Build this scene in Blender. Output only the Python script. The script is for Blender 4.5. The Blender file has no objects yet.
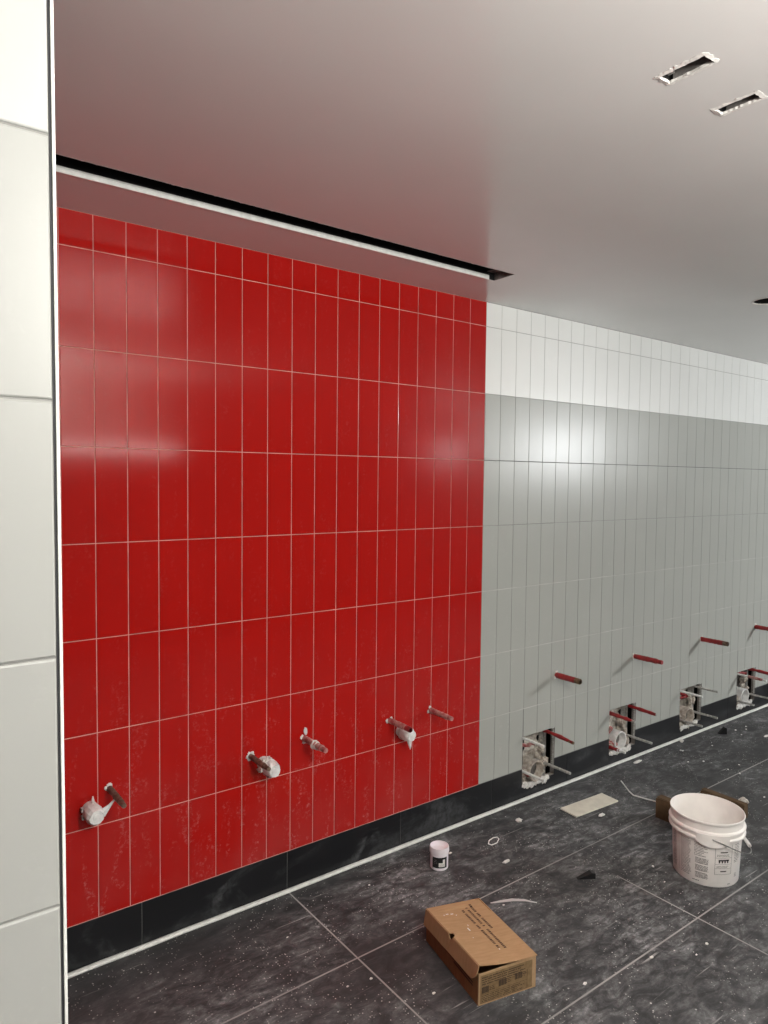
import bpy, math, random
from mathutils import Vector, Matrix
random.seed(7)
PI = math.pi
scn = bpy.context.scene
COL = scn.collection

# ------------------------------------------------------------------ materials
def new_mat(name):
    m = bpy.data.materials.new(name); m.use_nodes = True
    nt = m.node_tree
    b = nt.nodes['Principled BSDF']
    return m, nt, b

def sset(b, col=None, rough=None, metal=None, spec=None, coat=None):
    if col is not None: b.inputs['Base Color'].default_value = (*col, 1)
    if rough is not None: b.inputs['Roughness'].default_value = rough
    if metal is not None: b.inputs['Metallic'].default_value = metal
    if spec is not None: b.inputs['Specular IOR Level'].default_value = spec
    if coat is not None: b.inputs['Coat Weight'].default_value = coat

def inp(nt, sock, v):
    if hasattr(v, 'links') or hasattr(v, 'is_linked'): nt.links.new(v, sock)
    else: sock.default_value = v

def math_n(nt, op, a, b=0.0, c=0.0, clamp=False):
    n = nt.nodes.new('ShaderNodeMath'); n.operation = op; n.use_clamp = clamp
    inp(nt, n.inputs[0], a); inp(nt, n.inputs[1], b); inp(nt, n.inputs[2], c)
    return n.outputs[0]

def coords(nt, scale=(1, 1, 1), rot=(0, 0, 0)):
    t = nt.nodes.new('ShaderNodeTexCoord'); mp = nt.nodes.new('ShaderNodeMapping')
    mp.inputs['Scale'].default_value = scale; mp.inputs['Rotation'].default_value = rot
    nt.links.new(t.outputs['Object'], mp.inputs['Vector'])
    return mp.outputs[0]

def noise(nt, vec, scale, detail=4, rough=.55, dist=0.0):
    n = nt.nodes.new('ShaderNodeTexNoise')
    nt.links.new(vec, n.inputs['Vector'])
    n.inputs['Scale'].default_value = scale; n.inputs['Detail'].default_value = detail
    n.inputs['Roughness'].default_value = rough; n.inputs['Distortion'].default_value = dist
    return n.outputs['Fac']

def ramp(nt, fac, lo, hi, a=0.0, b=1.0):
    n = nt.nodes.new('ShaderNodeMapRange'); n.clamp = True
    inp(nt, n.inputs['Value'], fac)
    n.inputs['From Min'].default_value = lo; n.inputs['From Max'].default_value = hi
    n.inputs['To Min'].default_value = a; n.inputs['To Max'].default_value = b
    return n.outputs[0]

def mixc(nt, fac, a, b):
    n = nt.nodes.new('ShaderNodeMix'); n.data_type = 'RGBA'
    inp(nt, n.inputs[0], fac)
    for s, v in ((n.inputs[6], a), (n.inputs[7], b)):
        if isinstance(v, tuple): s.default_value = (*v, 1)
        else: nt.links.new(v, s)
    return n.outputs[2]

def bump(nt, b, h, strength, dist=.002):
    n = nt.nodes.new('ShaderNodeBump'); n.inputs['Strength'].default_value = strength
    n.inputs['Distance'].default_value = dist
    nt.links.new(h, n.inputs['Height']); nt.links.new(n.outputs[0], b.inputs['Normal'])

def plain(name, col, rough=.5, metal=0.0, spec=.5, var=0.0, vscale=30, col2=None, bmp=0.0):
    m, nt, b = new_mat(name); sset(b, col, rough, metal, spec)
    if var > 0 or col2 or bmp:
        v = coords(nt); f = noise(nt, v, vscale, 4)
        if col2 is None: col2 = tuple(c * (1 - var) for c in col)
        nt.links.new(mixc(nt, ramp(nt, f, .38, .62), col, col2), b.inputs['Base Color'])
        if bmp: bump(nt, b, f, bmp, .001)
    return m

def tile_mat(name, col, dust, rough, haze_top, haze_amt):
    """glazed tile: slight glaze variation, dusty smears that grow towards the floor"""
    m, nt, b = new_mat(name); sset(b, col, rough, 0, .5)
    v = coords(nt); sep = nt.nodes.new('ShaderNodeSeparateXYZ'); nt.links.new(v, sep.inputs[0])
    z = sep.outputs['Z']
    big = noise(nt, v, 2.2, 3, .5)
    streak = noise(nt, coords(nt, (1, 1, .35), (0, .5, 0)), 14, 6, .62, 1.5)
    fine = noise(nt, v, 70, 5, .7, .6)
    low = ramp(nt, z, haze_top, .15, 0, 1)
    sm = math_n(nt, 'MULTIPLY', ramp(nt, streak, .52, .72), ramp(nt, fine, .5, .75))
    sm = math_n(nt, 'MULTIPLY', sm, math_n(nt, 'ADD', math_n(nt, 'MULTIPLY', low, .75), .12))
    veil = math_n(nt, 'MULTIPLY', ramp(nt, big, .42, .7), .07)
    f = math_n(nt, 'MULTIPLY', math_n(nt, 'ADD', sm, math_n(nt, 'MULTIPLY', veil, low)), haze_amt, clamp=True)
    base = mixc(nt, ramp(nt, big, .3, .7), col, tuple(c * .93 for c in col))
    nt.links.new(mixc(nt, f, base, dust), b.inputs['Base Color'])
    nt.links.new(math_n(nt, 'ADD', math_n(nt, 'MULTIPLY', f, .5), rough), b.inputs['Roughness'])
    return m

M = {}
M['red_tile'] = tile_mat('red_tile', (.42, .0095, .007), (.75, .45, .42), .12, 1.1, .7)
M['red_tile'].node_tree.nodes['Principled BSDF'].inputs['Specular IOR Level'].default_value = .33
M['grey_tile'] = tile_mat('grey_tile', (.43, .44, .405), (.72, .72, .68), .28, 2.2, .5)
M['grey_tile'].node_tree.nodes['Principled BSDF'].inputs['Specular IOR Level'].default_value = .30
M['white_tile'] = tile_mat('white_tile', (.88, .89, .86), (.6, .6, .57), .26, 3.2, .35)
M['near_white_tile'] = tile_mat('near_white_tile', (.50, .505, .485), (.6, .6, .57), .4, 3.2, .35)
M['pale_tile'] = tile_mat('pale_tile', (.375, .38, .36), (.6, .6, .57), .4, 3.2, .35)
M['red_grout'] = plain('red_grout', (.74, .38, .32), .9, var=.35, vscale=9)
M['grey_grout'] = plain('grey_grout', (.25, .25, .235), .9, var=.3, vscale=6)
M['pale_grout'] = plain('pale_grout', (.36, .36, .34), .9, var=.3, vscale=6)
M['edge_highlight'] = plain('edge_highlight', (.62, .61, .58), .8, vscale=5, col2=(.42, .42, .39))  # painted highlight: colour of tile edges catching light
M['trim_white'] = plain('trim_white', (.84, .84, .80), .35, var=.12, vscale=40)
M['trim_gap'] = plain('trim_gap', (.03, .03, .034), .7)
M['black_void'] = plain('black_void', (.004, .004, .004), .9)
M['board'] = plain('board', (.30, .28, .26), .9, var=.3)
M['plaster'] = plain('plaster', (.78, .76, .72), .85, var=.2, vscale=60, bmp=.6)
M['mortar'] = plain('mortar', (.42, .38, .33), .95, vscale=45, col2=(.68, .64, .58), bmp=1.0)
M['foam'] = plain('foam', (.60, .55, .48), .9, vscale=50, col2=(.38, .33, .28), bmp=1.0)
M['white_plastic'] = plain('white_plastic', (.80, .77, .74), .32, var=.06, vscale=12)
M['pail_plastic'] = plain('pail_plastic', (.95, .91, .87), .4, var=.07, vscale=10)
M['jar_plastic'] = plain('jar_plastic', (.90, .84, .88), .35, var=.05, vscale=20)
M['pvc'] = plain('pvc', (.86, .86, .84), .35, var=.15, vscale=60)
M['pvc_grey'] = plain('pvc_grey', (.34, .35, .34), .45, var=.25, vscale=40)
M['red_tape'] = plain('red_tape', (.36, .018, .020), .42, vscale=45, col2=(.20, .012, .014))
M['pink_tape'] = plain('pink_tape', (.33, .055, .055), .6, vscale=55, col2=(.50, .30, .27))
M['brass'] = plain('brass', (.26, .17, .09), .5, .6, vscale=60, col2=(.12, .08, .05))
M['brown_pipe'] = plain('brown_pipe', (.10, .055, .035), .55, .3, vscale=60, col2=(.22, .16, .12))
M['steel'] = plain('steel', (.56, .56, .53), .4, .25, vscale=80, col2=(.36, .35, .33))
M['steel_dull'] = plain('steel_dull', (.26, .25, .24), .6, .4, vscale=30, col2=(.12, .11, .10))
M['wire'] = plain('wire', (.32, .31, .30), .3, .9)
M['ink'] = plain('ink', (.045, .04, .04), .7)
M['grey_ink'] = plain('grey_ink', (.24, .22, .21), .7)
M['black_plastic'] = plain('black_plastic', (.012, .012, .013), .4)
M['card_ink'] = plain('card_ink', (.085, .045, .025), .8)
M['olive_print'] = plain('olive_print', (.225, .145, .068), .7, vscale=60, col2=(.17, .105, .045))
M['olive_dark'] = plain('olive_dark', (.04, .022, .011), .8)
M['cream_tile'] = plain('cream_tile', (.78, .73, .62), .5, var=.1, vscale=20)
M['film'] = plain('film', (.55, .53, .52), .3)
M['silver'] = plain('silver', (.78, .76, .72), .25)

def cardboard(name, a, b_):
    m, nt, b = new_mat(name); sset(b, a, .8, 0, .3)
    f = noise(nt, coords(nt, (1, 6, 1)), 18, 5, .6)
    nt.links.new(mixc(nt, ramp(nt, f, .35, .65), a, b_), b.inputs['Base Color'])
    return m
M['card_top'] = cardboard('card_top', (.45, .275, .145), (.39, .235, .12))
M['card_shaded'] = cardboard('card_shaded', (.30, .15, .068), (.25, .12, .052))  # same cardboard, shade on the box sides put into the colour
M['card_edge'] = cardboard('card_edge', (.42, .28, .16), (.34, .21, .11))
M['card_dark'] = cardboard('card_dark', (.14, .088, .046), (.09, .055, .028))

# black skirting tile
m, nt, b = new_mat('skirting_tile'); sset(b, (.014, .015, .017), .3)
v = coords(nt); cl = noise(nt, coords(nt, (1, 1, 2), (0, -.25, 0)), 3.0, 5, .6, 1.6); fi = noise(nt, v, 30, 5, .65, .5)
f = math_n(nt, 'MULTIPLY', ramp(nt, cl, .50, .68), ramp(nt, fi, .35, .7)); f = math_n(nt, 'MULTIPLY', f, .55)
nt.links.new(mixc(nt, f, (.009, .0095, .011), (.15, .155, .16)), b.inputs['Base Color'])
nt.links.new(math_n(nt, 'ADD', math_n(nt, 'MULTIPLY', f, .8), .3), b.inputs['Roughness'])
M['skirting_tile'] = m

# dusty charcoal floor with pale grout
m, nt, b = new_mat('charcoal_floor'); sset(b, (.03, .03, .03), .5, 0, .3)
v = coords(nt); sep = nt.nodes.new('ShaderNodeSeparateXYZ'); nt.links.new(v, sep.inputs[0])
X, Y = sep.outputs['X'], sep.outputs['Y']
def line_dist(c, off, step):
    t = math_n(nt, 'DIVIDE', math_n(nt, 'SUBTRACT', c, off), step)
    t = math_n(nt, 'SUBTRACT', t, math_n(nt, 'ROUND', t))
    return math_n(nt, 'MULTIPLY', math_n(nt, 'ABSOLUTE', t), step)
dq = math_n(nt, 'ADD', line_dist(X, .864, 1.2235), math_n(nt, 'MULTIPLY', ramp(nt, X, 2.5, 2.6), 1.0))
dq = math_n(nt, 'ADD', dq, math_n(nt, 'MULTIPLY', math_n(nt, 'MULTIPLY', ramp(nt, X, 1.5, 1.6), ramp(nt, Y, -.76, -.70)), 1.0))
dl = math_n(nt, 'MINIMUM', line_dist(Y, -.520, .602), dq)
wn = noise(nt, v, 1.7, 3, .5)
line = ramp(nt, dl, .0022, .0040, 1, 0)
line = math_n(nt, 'MULTIPLY', line, ramp(nt, wn, .33, .58, .35, .95))
big = noise(nt, v, 1.15, 4, .55, .8)
med = noise(nt, coords(nt, (1.0, 1.6, 1), (0, 0, .6)), 6.5, 7, .68, 1.3)
fin = noise(nt, v, 46, 6, .72, .4)
scuff = noise(nt, coords(nt, (1.0, 2.6, 1), (0, 0, .45)), 9, 9, .76, .9)
d1 = math_n(nt, 'MULTIPLY', ramp(nt, big, .36, .62, .12, 1.1), ramp(nt, med, .40, .66, .15, 1))
dust = math_n(nt, 'MULTIPLY', d1, ramp(nt, scuff, .42, .66, .12, 1.0))
dust = math_n(nt, 'ADD', dust, math_n(nt, 'MULTIPLY', ramp(nt, scuff, .60, .72), ramp(nt, med, .48, .6, 0, .5)))
dust = math_n(nt, 'MULTIPLY', dust, ramp(nt, fin, .32, .68, .5, 1.55))
# less dust colour on the strip beside the wall near the partition
dust_cut = ramp(nt, math_n(nt, 'ADD', math_n(nt, 'MULTIPLY', X, .5), math_n(nt, 'MULTIPLY', Y, -1.0)), .15, .75, .3, 1)
dust = math_n(nt, 'MULTIPLY', dust, dust_cut)
base = mixc(nt, ramp(nt, med, .3, .7), (.029, .029, .031), (.055, .055, .057))
col = mixc(nt, dust, base, (.335, .335, .34))
# fine scratches
def scratches(rot, sc, lo, hi):
    s = noise(nt, coords(nt, (1.0, 22.0, 1.0), (0, 0, rot)), sc, 3, .5, .35)
    s = ramp(nt, s, lo, hi)
    return math_n(nt, 'MULTIPLY', s, ramp(nt, noise(nt, v, 3.3, 3), .5, .62))
sc_ = math_n(nt, 'MAXIMUM', scratches(.7, 2.6, .68, .74), scratches(-.45, 2.2, .69, .75))
sc_ = math_n(nt, 'MAXIMUM', sc_, scratches(1.9, 3.0, .69, .75))
col = mixc(nt, math_n(nt, 'MULTIPLY', sc_, .8), col, (.4, .39, .38))
# plaster specks
vo = nt.nodes.new('ShaderNodeTexVoronoi'); nt.links.new(v, vo.inputs['Vector']); vo.inputs['Scale'].default_value = 42
rnd = nt.nodes.new('ShaderNodeSeparateColor'); nt.links.new(vo.outputs['Color'], rnd.inputs[0])
sp = math_n(nt, 'MULTIPLY', ramp(nt, vo.outputs['Distance'], .10, .17, 1, 0), ramp(nt, rnd.outputs[0], .86, .88))
sp = math_n(nt, 'MULTIPLY', sp, ramp(nt, med, .42, .56))
vo2 = nt.nodes.new('ShaderNodeTexVoronoi'); nt.links.new(v, vo2.inputs['Vector']); vo2.inputs['Scale'].default_value = 110
rnd2 = nt.nodes.new('ShaderNodeSeparateColor'); nt.links.new(vo2.outputs['Color'], rnd2.inputs[0])
sp2 = math_n(nt, 'MULTIPLY', ramp(nt, vo2.outputs['Distance'], .15, .3, 1, 0), ramp(nt, rnd2.outputs[0], .70, .76))
sp2 = math_n(nt, 'MULTIPLY', sp2, ramp(nt, noise(nt, v, 4.5, 4, .6), .46, .56))
spk = math_n(nt, 'MAXIMUM', math_n(nt, 'MULTIPLY', sp, .85), math_n(nt, 'MULTIPLY', sp2, .85))
col = mixc(nt, spk, col, (.62, .60, .57))
col = mixc(nt, line, col, (.36, .35, .335))
nt.links.new(col, b.inputs['Base Color'])
nt.links.new(ramp(nt, dust, 0, .5, .48, .8), b.inputs['Roughness'])
bump(nt, b, fin, .25, .001)
M['charcoal_floor'] = m

# satin ceiling paint
m, nt, b = new_mat('ceiling_paint'); sset(b, (.66, .645, .625), .21, 0, .5)
v = coords(nt); f = noise(nt, v, 130, 3, .6); g = noise(nt, v, 1.3, 3)
nt.links.new(mixc(nt, ramp(nt, g, .35, .65), (.68, .665, .645), (.645, .63, .61)), b.inputs['Base Color'])
bump(nt, b, f, .10, .001)
M['ceiling_paint'] = m

# unseen opposite wall: grey below a white band, tones set for red-tile reflections
m, nt, b = new_mat('opposite_wall'); sset(b, (.35, .35, .33), .3)
v = coords(nt); sep = nt.nodes.new('ShaderNodeSeparateXYZ'); nt.links.new(v, sep.inputs[0])
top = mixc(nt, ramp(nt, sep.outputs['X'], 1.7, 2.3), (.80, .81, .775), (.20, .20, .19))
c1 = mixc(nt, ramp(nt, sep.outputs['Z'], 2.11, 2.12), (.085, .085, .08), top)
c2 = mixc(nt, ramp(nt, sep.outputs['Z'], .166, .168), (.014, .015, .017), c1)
nt.links.new(c2, b.inputs['Base Color'])
M['opposite_wall'] = m

# ------------------------------------------------------------------ mesh helpers
class MB:
    def __init__(s): s.v = []; s.f = []; s.mi = []
    def add(s, vs, fs, mi=0):
        o = len(s.v); s.v += [tuple(p) for p in vs]
        for f in fs: s.f.append(tuple(i + o for i in f)); s.mi.append(mi)
    def quad(s, a, b_, c, d, mi=0): s.add([a, b_, c, d], [(0, 1, 2, 3)], mi)
    def box(s, lo, hi, mi=0, mat=None):
        x0, y0, z0 = lo; x1, y1, z1 = hi
        vs = [(x0,y0,z0),(x1,y0,z0),(x1,y1,z0),(x0,y1,z0),(x0,y0,z1),(x1,y0,z1),(x1,y1,z1),(x0,y1,z1)]
        if mat: vs = [mat @ Vector(p) for p in vs]
        s.add(vs, [(0,3,2,1),(4,5,6,7),(0,1,5,4),(1,2,6,5),(2,3,7,6),(3,0,4,7)], mi)
    def tube(s, pts, rad, seg=14, mi=0, cap=True):
        pts = [Vector(p) for p in pts]; n = len(pts)
        rads = rad if isinstance(rad, (list, tuple)) else [rad] * n
        rings = []; prev = None
        for i, p in enumerate(pts):
            t = (pts[min(i+1, n-1)] - pts[max(i-1, 0)])
            if t.length < 1e-9: t = prev_t
            t = t.normalized(); prev_t = t
            if prev is None:
                a = Vector((0, 0, 1)) if abs(t.z) < .9 else Vector((1, 0, 0))
                u = t.cross(a).normalized()
            else:
                u = (prev - t * prev.dot(t)).normalized()
            prev = u; w = t.cross(u)
            rings.append([p + (u * math.cos(2*PI*k/seg) + w * math.sin(2*PI*k/seg)) * rads[i] for k in range(seg)])
        vs = [q for r in rings for q in r]; fs = []
        for i in range(n-1):
            for k in range(seg):
                k2 = (k+1) % seg
                fs.append((i*seg+k, i*seg+k2, (i+1)*seg+k2, (i+1)*seg+k))
        if cap: fs.append(tuple(range(seg))[::-1]); fs.append(tuple((n-1)*seg+k for k in range(seg)))
        s.add(vs, fs, mi)
    def lathe(s, prof, seg=48, mi=0, center=(0,0,0), wob=None):
        vs = []; fs = []; n = len(prof)
        for (r, z) in prof:
            for k in range(seg):
                a = 2*PI*k/seg
                vs.append((center[0]+r*math.cos(a), center[1]+r*math.sin(a), center[2]+z))
        for i in range(n-1):
            for k in range(seg):
                k2 = (k+1) % seg
                fs.append((i*seg+k, i*seg+k2, (i+1)*seg+k2, (i+1)*seg+k))
        s.add(vs, fs, mi)
    def disc(s, c, r, seg=32, mi=0, flip=False):
        vs = [(c[0]+r*math.cos(2*PI*k/seg), c[1]+r*math.sin(2*PI*k/seg), c[2]) for k in range(seg)]
        s.add(vs, [tuple(range(seg))[::-1] if flip else tuple(range(seg))], mi)
    def blob(s, c, r, seed=0, jag=.35, mi=0):
        rr = random.Random(seed); c = Vector(c); r = Vector(r)
        nu, nv = 9, 6; vs = []; fs = []
        for j in range(1, nv):
            th = PI*j/nv
            for i in range(nu):
                ph = 2*PI*i/nu; k = 1 + rr.uniform(-jag, jag)
                vs.append(c + Vector((r.x*math.sin(th)*math.cos(ph), r.y*math.sin(th)*math.sin(ph), r.z*math.cos(th)))*k)
        top = len(vs); vs.append(c + Vector((0,0,r.z))); vs.append(c - Vector((0,0,r.z)))
        for j in range(nv-2):
            for i in range(nu):
                i2 = (i+1) % nu; fs.append((j*nu+i, (j+1)*nu+i, (j+1)*nu+i2, j*nu+i2))
        for i in range(nu):
            i2 = (i+1) % nu
            fs.append((top, i, i2)); fs.append((top+1, (nv-2)*nu+i2, (nv-2)*nu+i))
        # offset so that c stays in place
        vs = [v_ for v_ in vs]
        s.add(vs, fs, mi)
    def build(s, name, mats, parent=None, smooth=False, loc=None, bevel=0, solid=0, auto=None):
        me = bpy.data.meshes.new(name); me.from_pydata(s.v, [], s.f)
        if not isinstance(mats, (list, tuple)): mats = [mats]
        for mm in mats: me.materials.append(M[mm])
        for p, i in zip(me.polygons, s.mi): p.material_index = i; p.use_smooth = smooth
        me.update()
        o = bpy.data.objects.new(name, me); COL.objects.link(o)
        if smooth:
            es = o.modifiers.new('split', 'EDGE_SPLIT'); es.split_angle = math.radians(auto or 38)
        if solid:
            sm = o.modifiers.new('solid', 'SOLIDIFY'); sm.thickness = solid; sm.offset = 0
        if bevel:
            bv = o.modifiers.new('bevel', 'BEVEL'); bv.width = bevel; bv.segments = 2; bv.limit_method = 'ANGLE'
        if parent is not None:
            o.parent = parent
        if loc is not None: o.location = loc
        return o

def thing(name, label, cat, loc=(0,0,0), group=None, rz=0):
    o = bpy.data.objects.new(name, None); COL.objects.link(o)
    o.location = loc; o.rotation_euler = (0, 0, rz); o.empty_display_size = .05
    o['label'] = label; o['category'] = cat
    if group: o['group'] = group
    return o
def tag(o, label, cat, group=None):
    o['label'] = label; o['category'] = cat
    if group: o['group'] = group
    return o
def struct(o): o['kind'] = 'structure'; return o

# ------------------------------------------------------------------ dimensions
W = .11; H = .33168
ROWS = [2.488, 2.156, 1.824, 1.493, 1.161, .829, .498, .1665]
CEIL = 2.608
RED_X1 = 1.98
XL, XR = -2.97, 9.35
YF = -4.6
HOLES = [(2.306, 2.573, .075, .343), (3.078, 3.352, .075, .342), (3.858, 4.132, .075, .333), (4.626, 4.905, .075, .328)]
DEPTH = .12

def cut(rects, holes):
    out = rects
    for (hx0, hx1, hz0, hz1) in holes:
        nxt = []
        for (x0, x1, z0, z1) in out:
            if x1 <= hx0 or x0 >= hx1 or z1 <= hz0 or z0 >= hz1: nxt.append((x0, x1, z0, z1)); continue
            if x0 < hx0: nxt.append((x0, hx0, z0, z1))
            if x1 > hx1: nxt.append((hx1, x1, z0, z1))
            a, b_ = max(x0, hx0), min(x1, hx1)
            if z0 < hz0: nxt.append((a, b_, z0, hz0))
            if z1 > hz1: nxt.append((a, b_, hz1, z1))
        out = nxt
    return out

def tile(mb, x0, x1, z0, z1, y, rng, t=.0016, bev=.0013, tilt=.0016):
    """one bevelled tile facing -y; face at y, edge sunk to y+t"""
    ax, az = rng.uniform(-tilt, tilt), rng.uniform(-tilt, tilt)
    cx, cz = (x0+x1)/2, (z0+z1)/2
    def yy(x, z): return y + ax*(x-cx) + az*(z-cz)*.35
    o = [(x0, z0), (x1, z0), (x1, z1), (x0, z1)]
    i_ = [(x0+bev, z0+bev), (x1-bev, z0+bev), (x1-bev, z1-bev), (x0+bev, z1-bev)]
    vs = [(x, y+t, z) for x, z in o] + [(x, y+t*.35, z) for x, z in [(x0+bev*.25, z0+bev*.25), (x1-bev*.25, z0+bev*.25), (x1-bev*.25, z1-bev*.25), (x0+bev*.25, z1-bev*.25)]] + [(x, yy(x, z), z) for x, z in i_]
    fs = []
    for k in range(4):
        k2 = (k+1) % 4
        fs.append((k, k2, 4+k2, 4+k)); fs.append((4+k, 4+k2, 8+k2, 8+k))
    fs.append((8, 9, 10, 11))
    mb.add(vs, fs)

def tiled(mb, x0, x1, zs, y, rng, gap=.0024, holes=(), xs0=None, tilt=.0016):
    n0 = math.floor((x0 + 1e-6) / W)
    g = gap / 2
    for r in range(len(zs)-1):
        zt, zb = zs[r], zs[r+1]
        k = n0
        while k*W < x1 - 1e-6:
            a, b_ = max(k*W, x0), min((k+1)*W, x1)
            for (p, q, s_, t_) in cut([(a+g, b_-g, zb+g, zt-g)], holes):
                if q - p > .006 and t_ - s_ > .006: tile(mb, p, q, s_, t_, y, rng, tilt=tilt)
            k += 1

# ------------------------------------------------------------------ room shell
# back wall: solid board with openings, tiles and skirting on it
GY = .0014     # grout surface, just behind the tile faces
wb = MB()
for mi, (x0, x1, z0, z1) in [(1, (XL, RED_X1, 0, ROWS[-1]-.003)), (0, (XL, RED_X1, ROWS[-1]-.003, CEIL)), (1, (RED_X1, XR, 0, ROWS[1])), (2, (RED_X1, XR, ROWS[1], CEIL))]:
    for (a, b_, c, d) in cut([(x0, x1, z0, z1)], HOLES):
        wb.quad((a, GY, c), (b_, GY, c), (b_, GY, d), (a, GY, d), mi)
for (a, b_, c, d) in HOLES:      # reveals of the openings
    y1 = .03
    wb.quad((a, GY, c), (a, GY, d), (a, y1, d), (a, y1, c), 3); wb.quad((b_, GY, c), (b_, y1, c), (b_, y1, d), (b_, GY, d), 3)
    wb.quad((a, GY, d), (b_, GY, d), (b_, y1, d), (a, y1, d), 3); wb.quad((a, GY, c), (a, y1, c), (b_, y1, c), (b_, GY, c), 3)
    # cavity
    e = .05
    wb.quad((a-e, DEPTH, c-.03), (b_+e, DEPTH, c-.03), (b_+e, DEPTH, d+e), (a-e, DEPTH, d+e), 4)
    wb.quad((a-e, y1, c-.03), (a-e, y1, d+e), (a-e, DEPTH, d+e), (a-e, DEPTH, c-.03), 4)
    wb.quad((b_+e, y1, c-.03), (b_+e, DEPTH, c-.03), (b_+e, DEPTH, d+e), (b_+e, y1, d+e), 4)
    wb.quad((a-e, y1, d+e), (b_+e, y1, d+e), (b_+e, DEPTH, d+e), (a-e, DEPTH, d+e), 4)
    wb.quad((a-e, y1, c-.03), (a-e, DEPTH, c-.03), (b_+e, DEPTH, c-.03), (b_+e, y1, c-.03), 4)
# outer skin
wb.quad((XL, .16, 0), (XL, .16, CEIL), (XR, .16, CEIL), (XR, .16, 0), 3)
wb.quad((XL, .16, CEIL), (XL, GY, CEIL), (XR, GY, CEIL), (XR, .16, CEIL), 3)
for z in ROWS[4:7]:  # pale strips imitate the lit top edges of the lower grey tiles
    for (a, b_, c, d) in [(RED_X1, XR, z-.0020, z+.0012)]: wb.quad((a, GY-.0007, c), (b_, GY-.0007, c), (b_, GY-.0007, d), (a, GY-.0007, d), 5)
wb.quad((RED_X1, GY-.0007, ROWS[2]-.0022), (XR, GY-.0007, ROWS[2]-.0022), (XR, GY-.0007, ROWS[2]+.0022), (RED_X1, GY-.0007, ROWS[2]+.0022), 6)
wall_back = struct(wb.build('wall_back', ['red_grout', 'grey_grout', 'pale_grout', 'board', 'black_void', 'edge_highlight', 'trim_gap']))
rng = random.Random(3)
mb = MB(); tiled(mb, -8*W, RED_X1, [CEIL] + ROWS, 0, rng, gap=.0026, tilt=.0022)
mb.build('red_tiling', 'red_tile', wall_back)['label'] = 'glossy red wall tiles'
mb = MB(); tiled(mb, RED_X1, XR, [CEIL, ROWS[0], ROWS[1]], 0, rng, gap=.0020, tilt=.003)
mb.build('white_tiling', 'white_tile', wall_back)['label'] = 'white wall tiles under the ceiling'
mb = MB(); tiled(mb, RED_X1, XR, ROWS[1:], 0, rng, gap=.0020, holes=HOLES, tilt=.006)
mb.build('grey_tiling', 'grey_tile', wall_back)['label'] = 'light grey wall tiles'
# skirting of black tiles
sk = MB(); g = .0012
k = -6
while .261 + k*.6055 < XR:
    a, b_ = .261 + k*.6055, .261 + (k+1)*.6055
    for (p, q, s_, t_) in cut([(max(a, XL)+g, min(b_, XR)-g, .001, ROWS[-1]-.0012)], HOLES):
        if q - p > .01 and t_ - s_ > .01: sk.box((p, -.0012, s_), (q, .0013, t_))
    k += 1
skirt = struct(sk.build('baseboard_back', 'skirting_tile', bevel=.0006))
# white rounded strip along the foot of the skirting
st = MB(); prof = [(0, 0), (-.021, 0), (-.0235, .003), (-.0225, .008), (-.017, .012), (-.010, .0125), (-.003, .010), (0, .007)]
xs = [XL + (XR-XL)*i/80 for i in range(81)]
vs = []; fs = []; n = len(prof)
for i, x in enumerate(xs):
    j = random.uniform(-.0012, .0012)
    vs += [(x, y - .0015 + j*(1 if y < 0 else 0), z) for y, z in prof]
for i in range(80):
    for q in range(n-1): fs.append((i*n+q, i*n+q+1, (i+1)*n+q+1, (i+1)*n+q))
st.add(vs, fs)
struct(st.build('trim_1', 'trim_white', smooth=True, auto=60))

# floor
fl = MB(); fl.box((XL-.3, YF-.2, -.1), (XR+.2, .16, 0))
struct(fl.build('floor', 'charcoal_floor'))

# ceiling with cut-outs
SLOT = (-1.60, 1.735, -.412, -.288)
S1 = (.8585, .9005, -1.738, -1.632); S2 = (1.0855, 1.1225, -1.732, -1.636)
RC = (3.022, -.880, .072)
RQ = (RC[0]-RC[2]-.02, RC[0]+RC[2]+.02, RC[1]-RC[2]-.02, RC[1]+RC[2]+.02)
ce = MB()
for (a, b_, c, d) in cut([(XL-.1, XR+.1, YF-.1, .0)], [SLOT, S1, S2, RQ]):
    ce.quad((a, c, CEIL), (a, d, CEIL), (b_, d, CEIL), (b_, c, CEIL))
seg = 32; ring_in = []; ring_out = []
for k in range(seg):
    a = 2*PI*k/seg; cx, cy = math.cos(a), math.sin(a); m_ = max(abs(cx), abs(cy)); h = RC[2]+.02
    ring_in.append((RC[0]+RC[2]*cx, RC[1]+RC[2]*cy, CEIL)); ring_out.append((RC[0]+h*cx/m_, RC[1]+h*cy/m_, CEIL))
ce.add(ring_in + ring_out, [(k, (k+1) % seg, seg+(k+1) % seg, seg+k) for k in range(seg)])
ce.quad((XL-.1, YF-.1, CEIL+.35), (XR+.1, YF-.1, CEIL+.35), (XR+.1, .16, CEIL+.35), (XL-.1, .16, CEIL+.35))
ceiling = struct(ce.build('ceiling', 'ceiling_paint'))

# remaining walls
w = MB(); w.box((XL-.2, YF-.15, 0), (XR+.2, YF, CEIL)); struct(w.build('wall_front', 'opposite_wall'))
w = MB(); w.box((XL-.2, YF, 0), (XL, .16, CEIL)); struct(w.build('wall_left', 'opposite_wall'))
w = MB(); w.box((XR, YF, 0), (XR+.15, .16, CEIL)); struct(w.build('wall_right', 'opposite_wall'))

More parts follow.
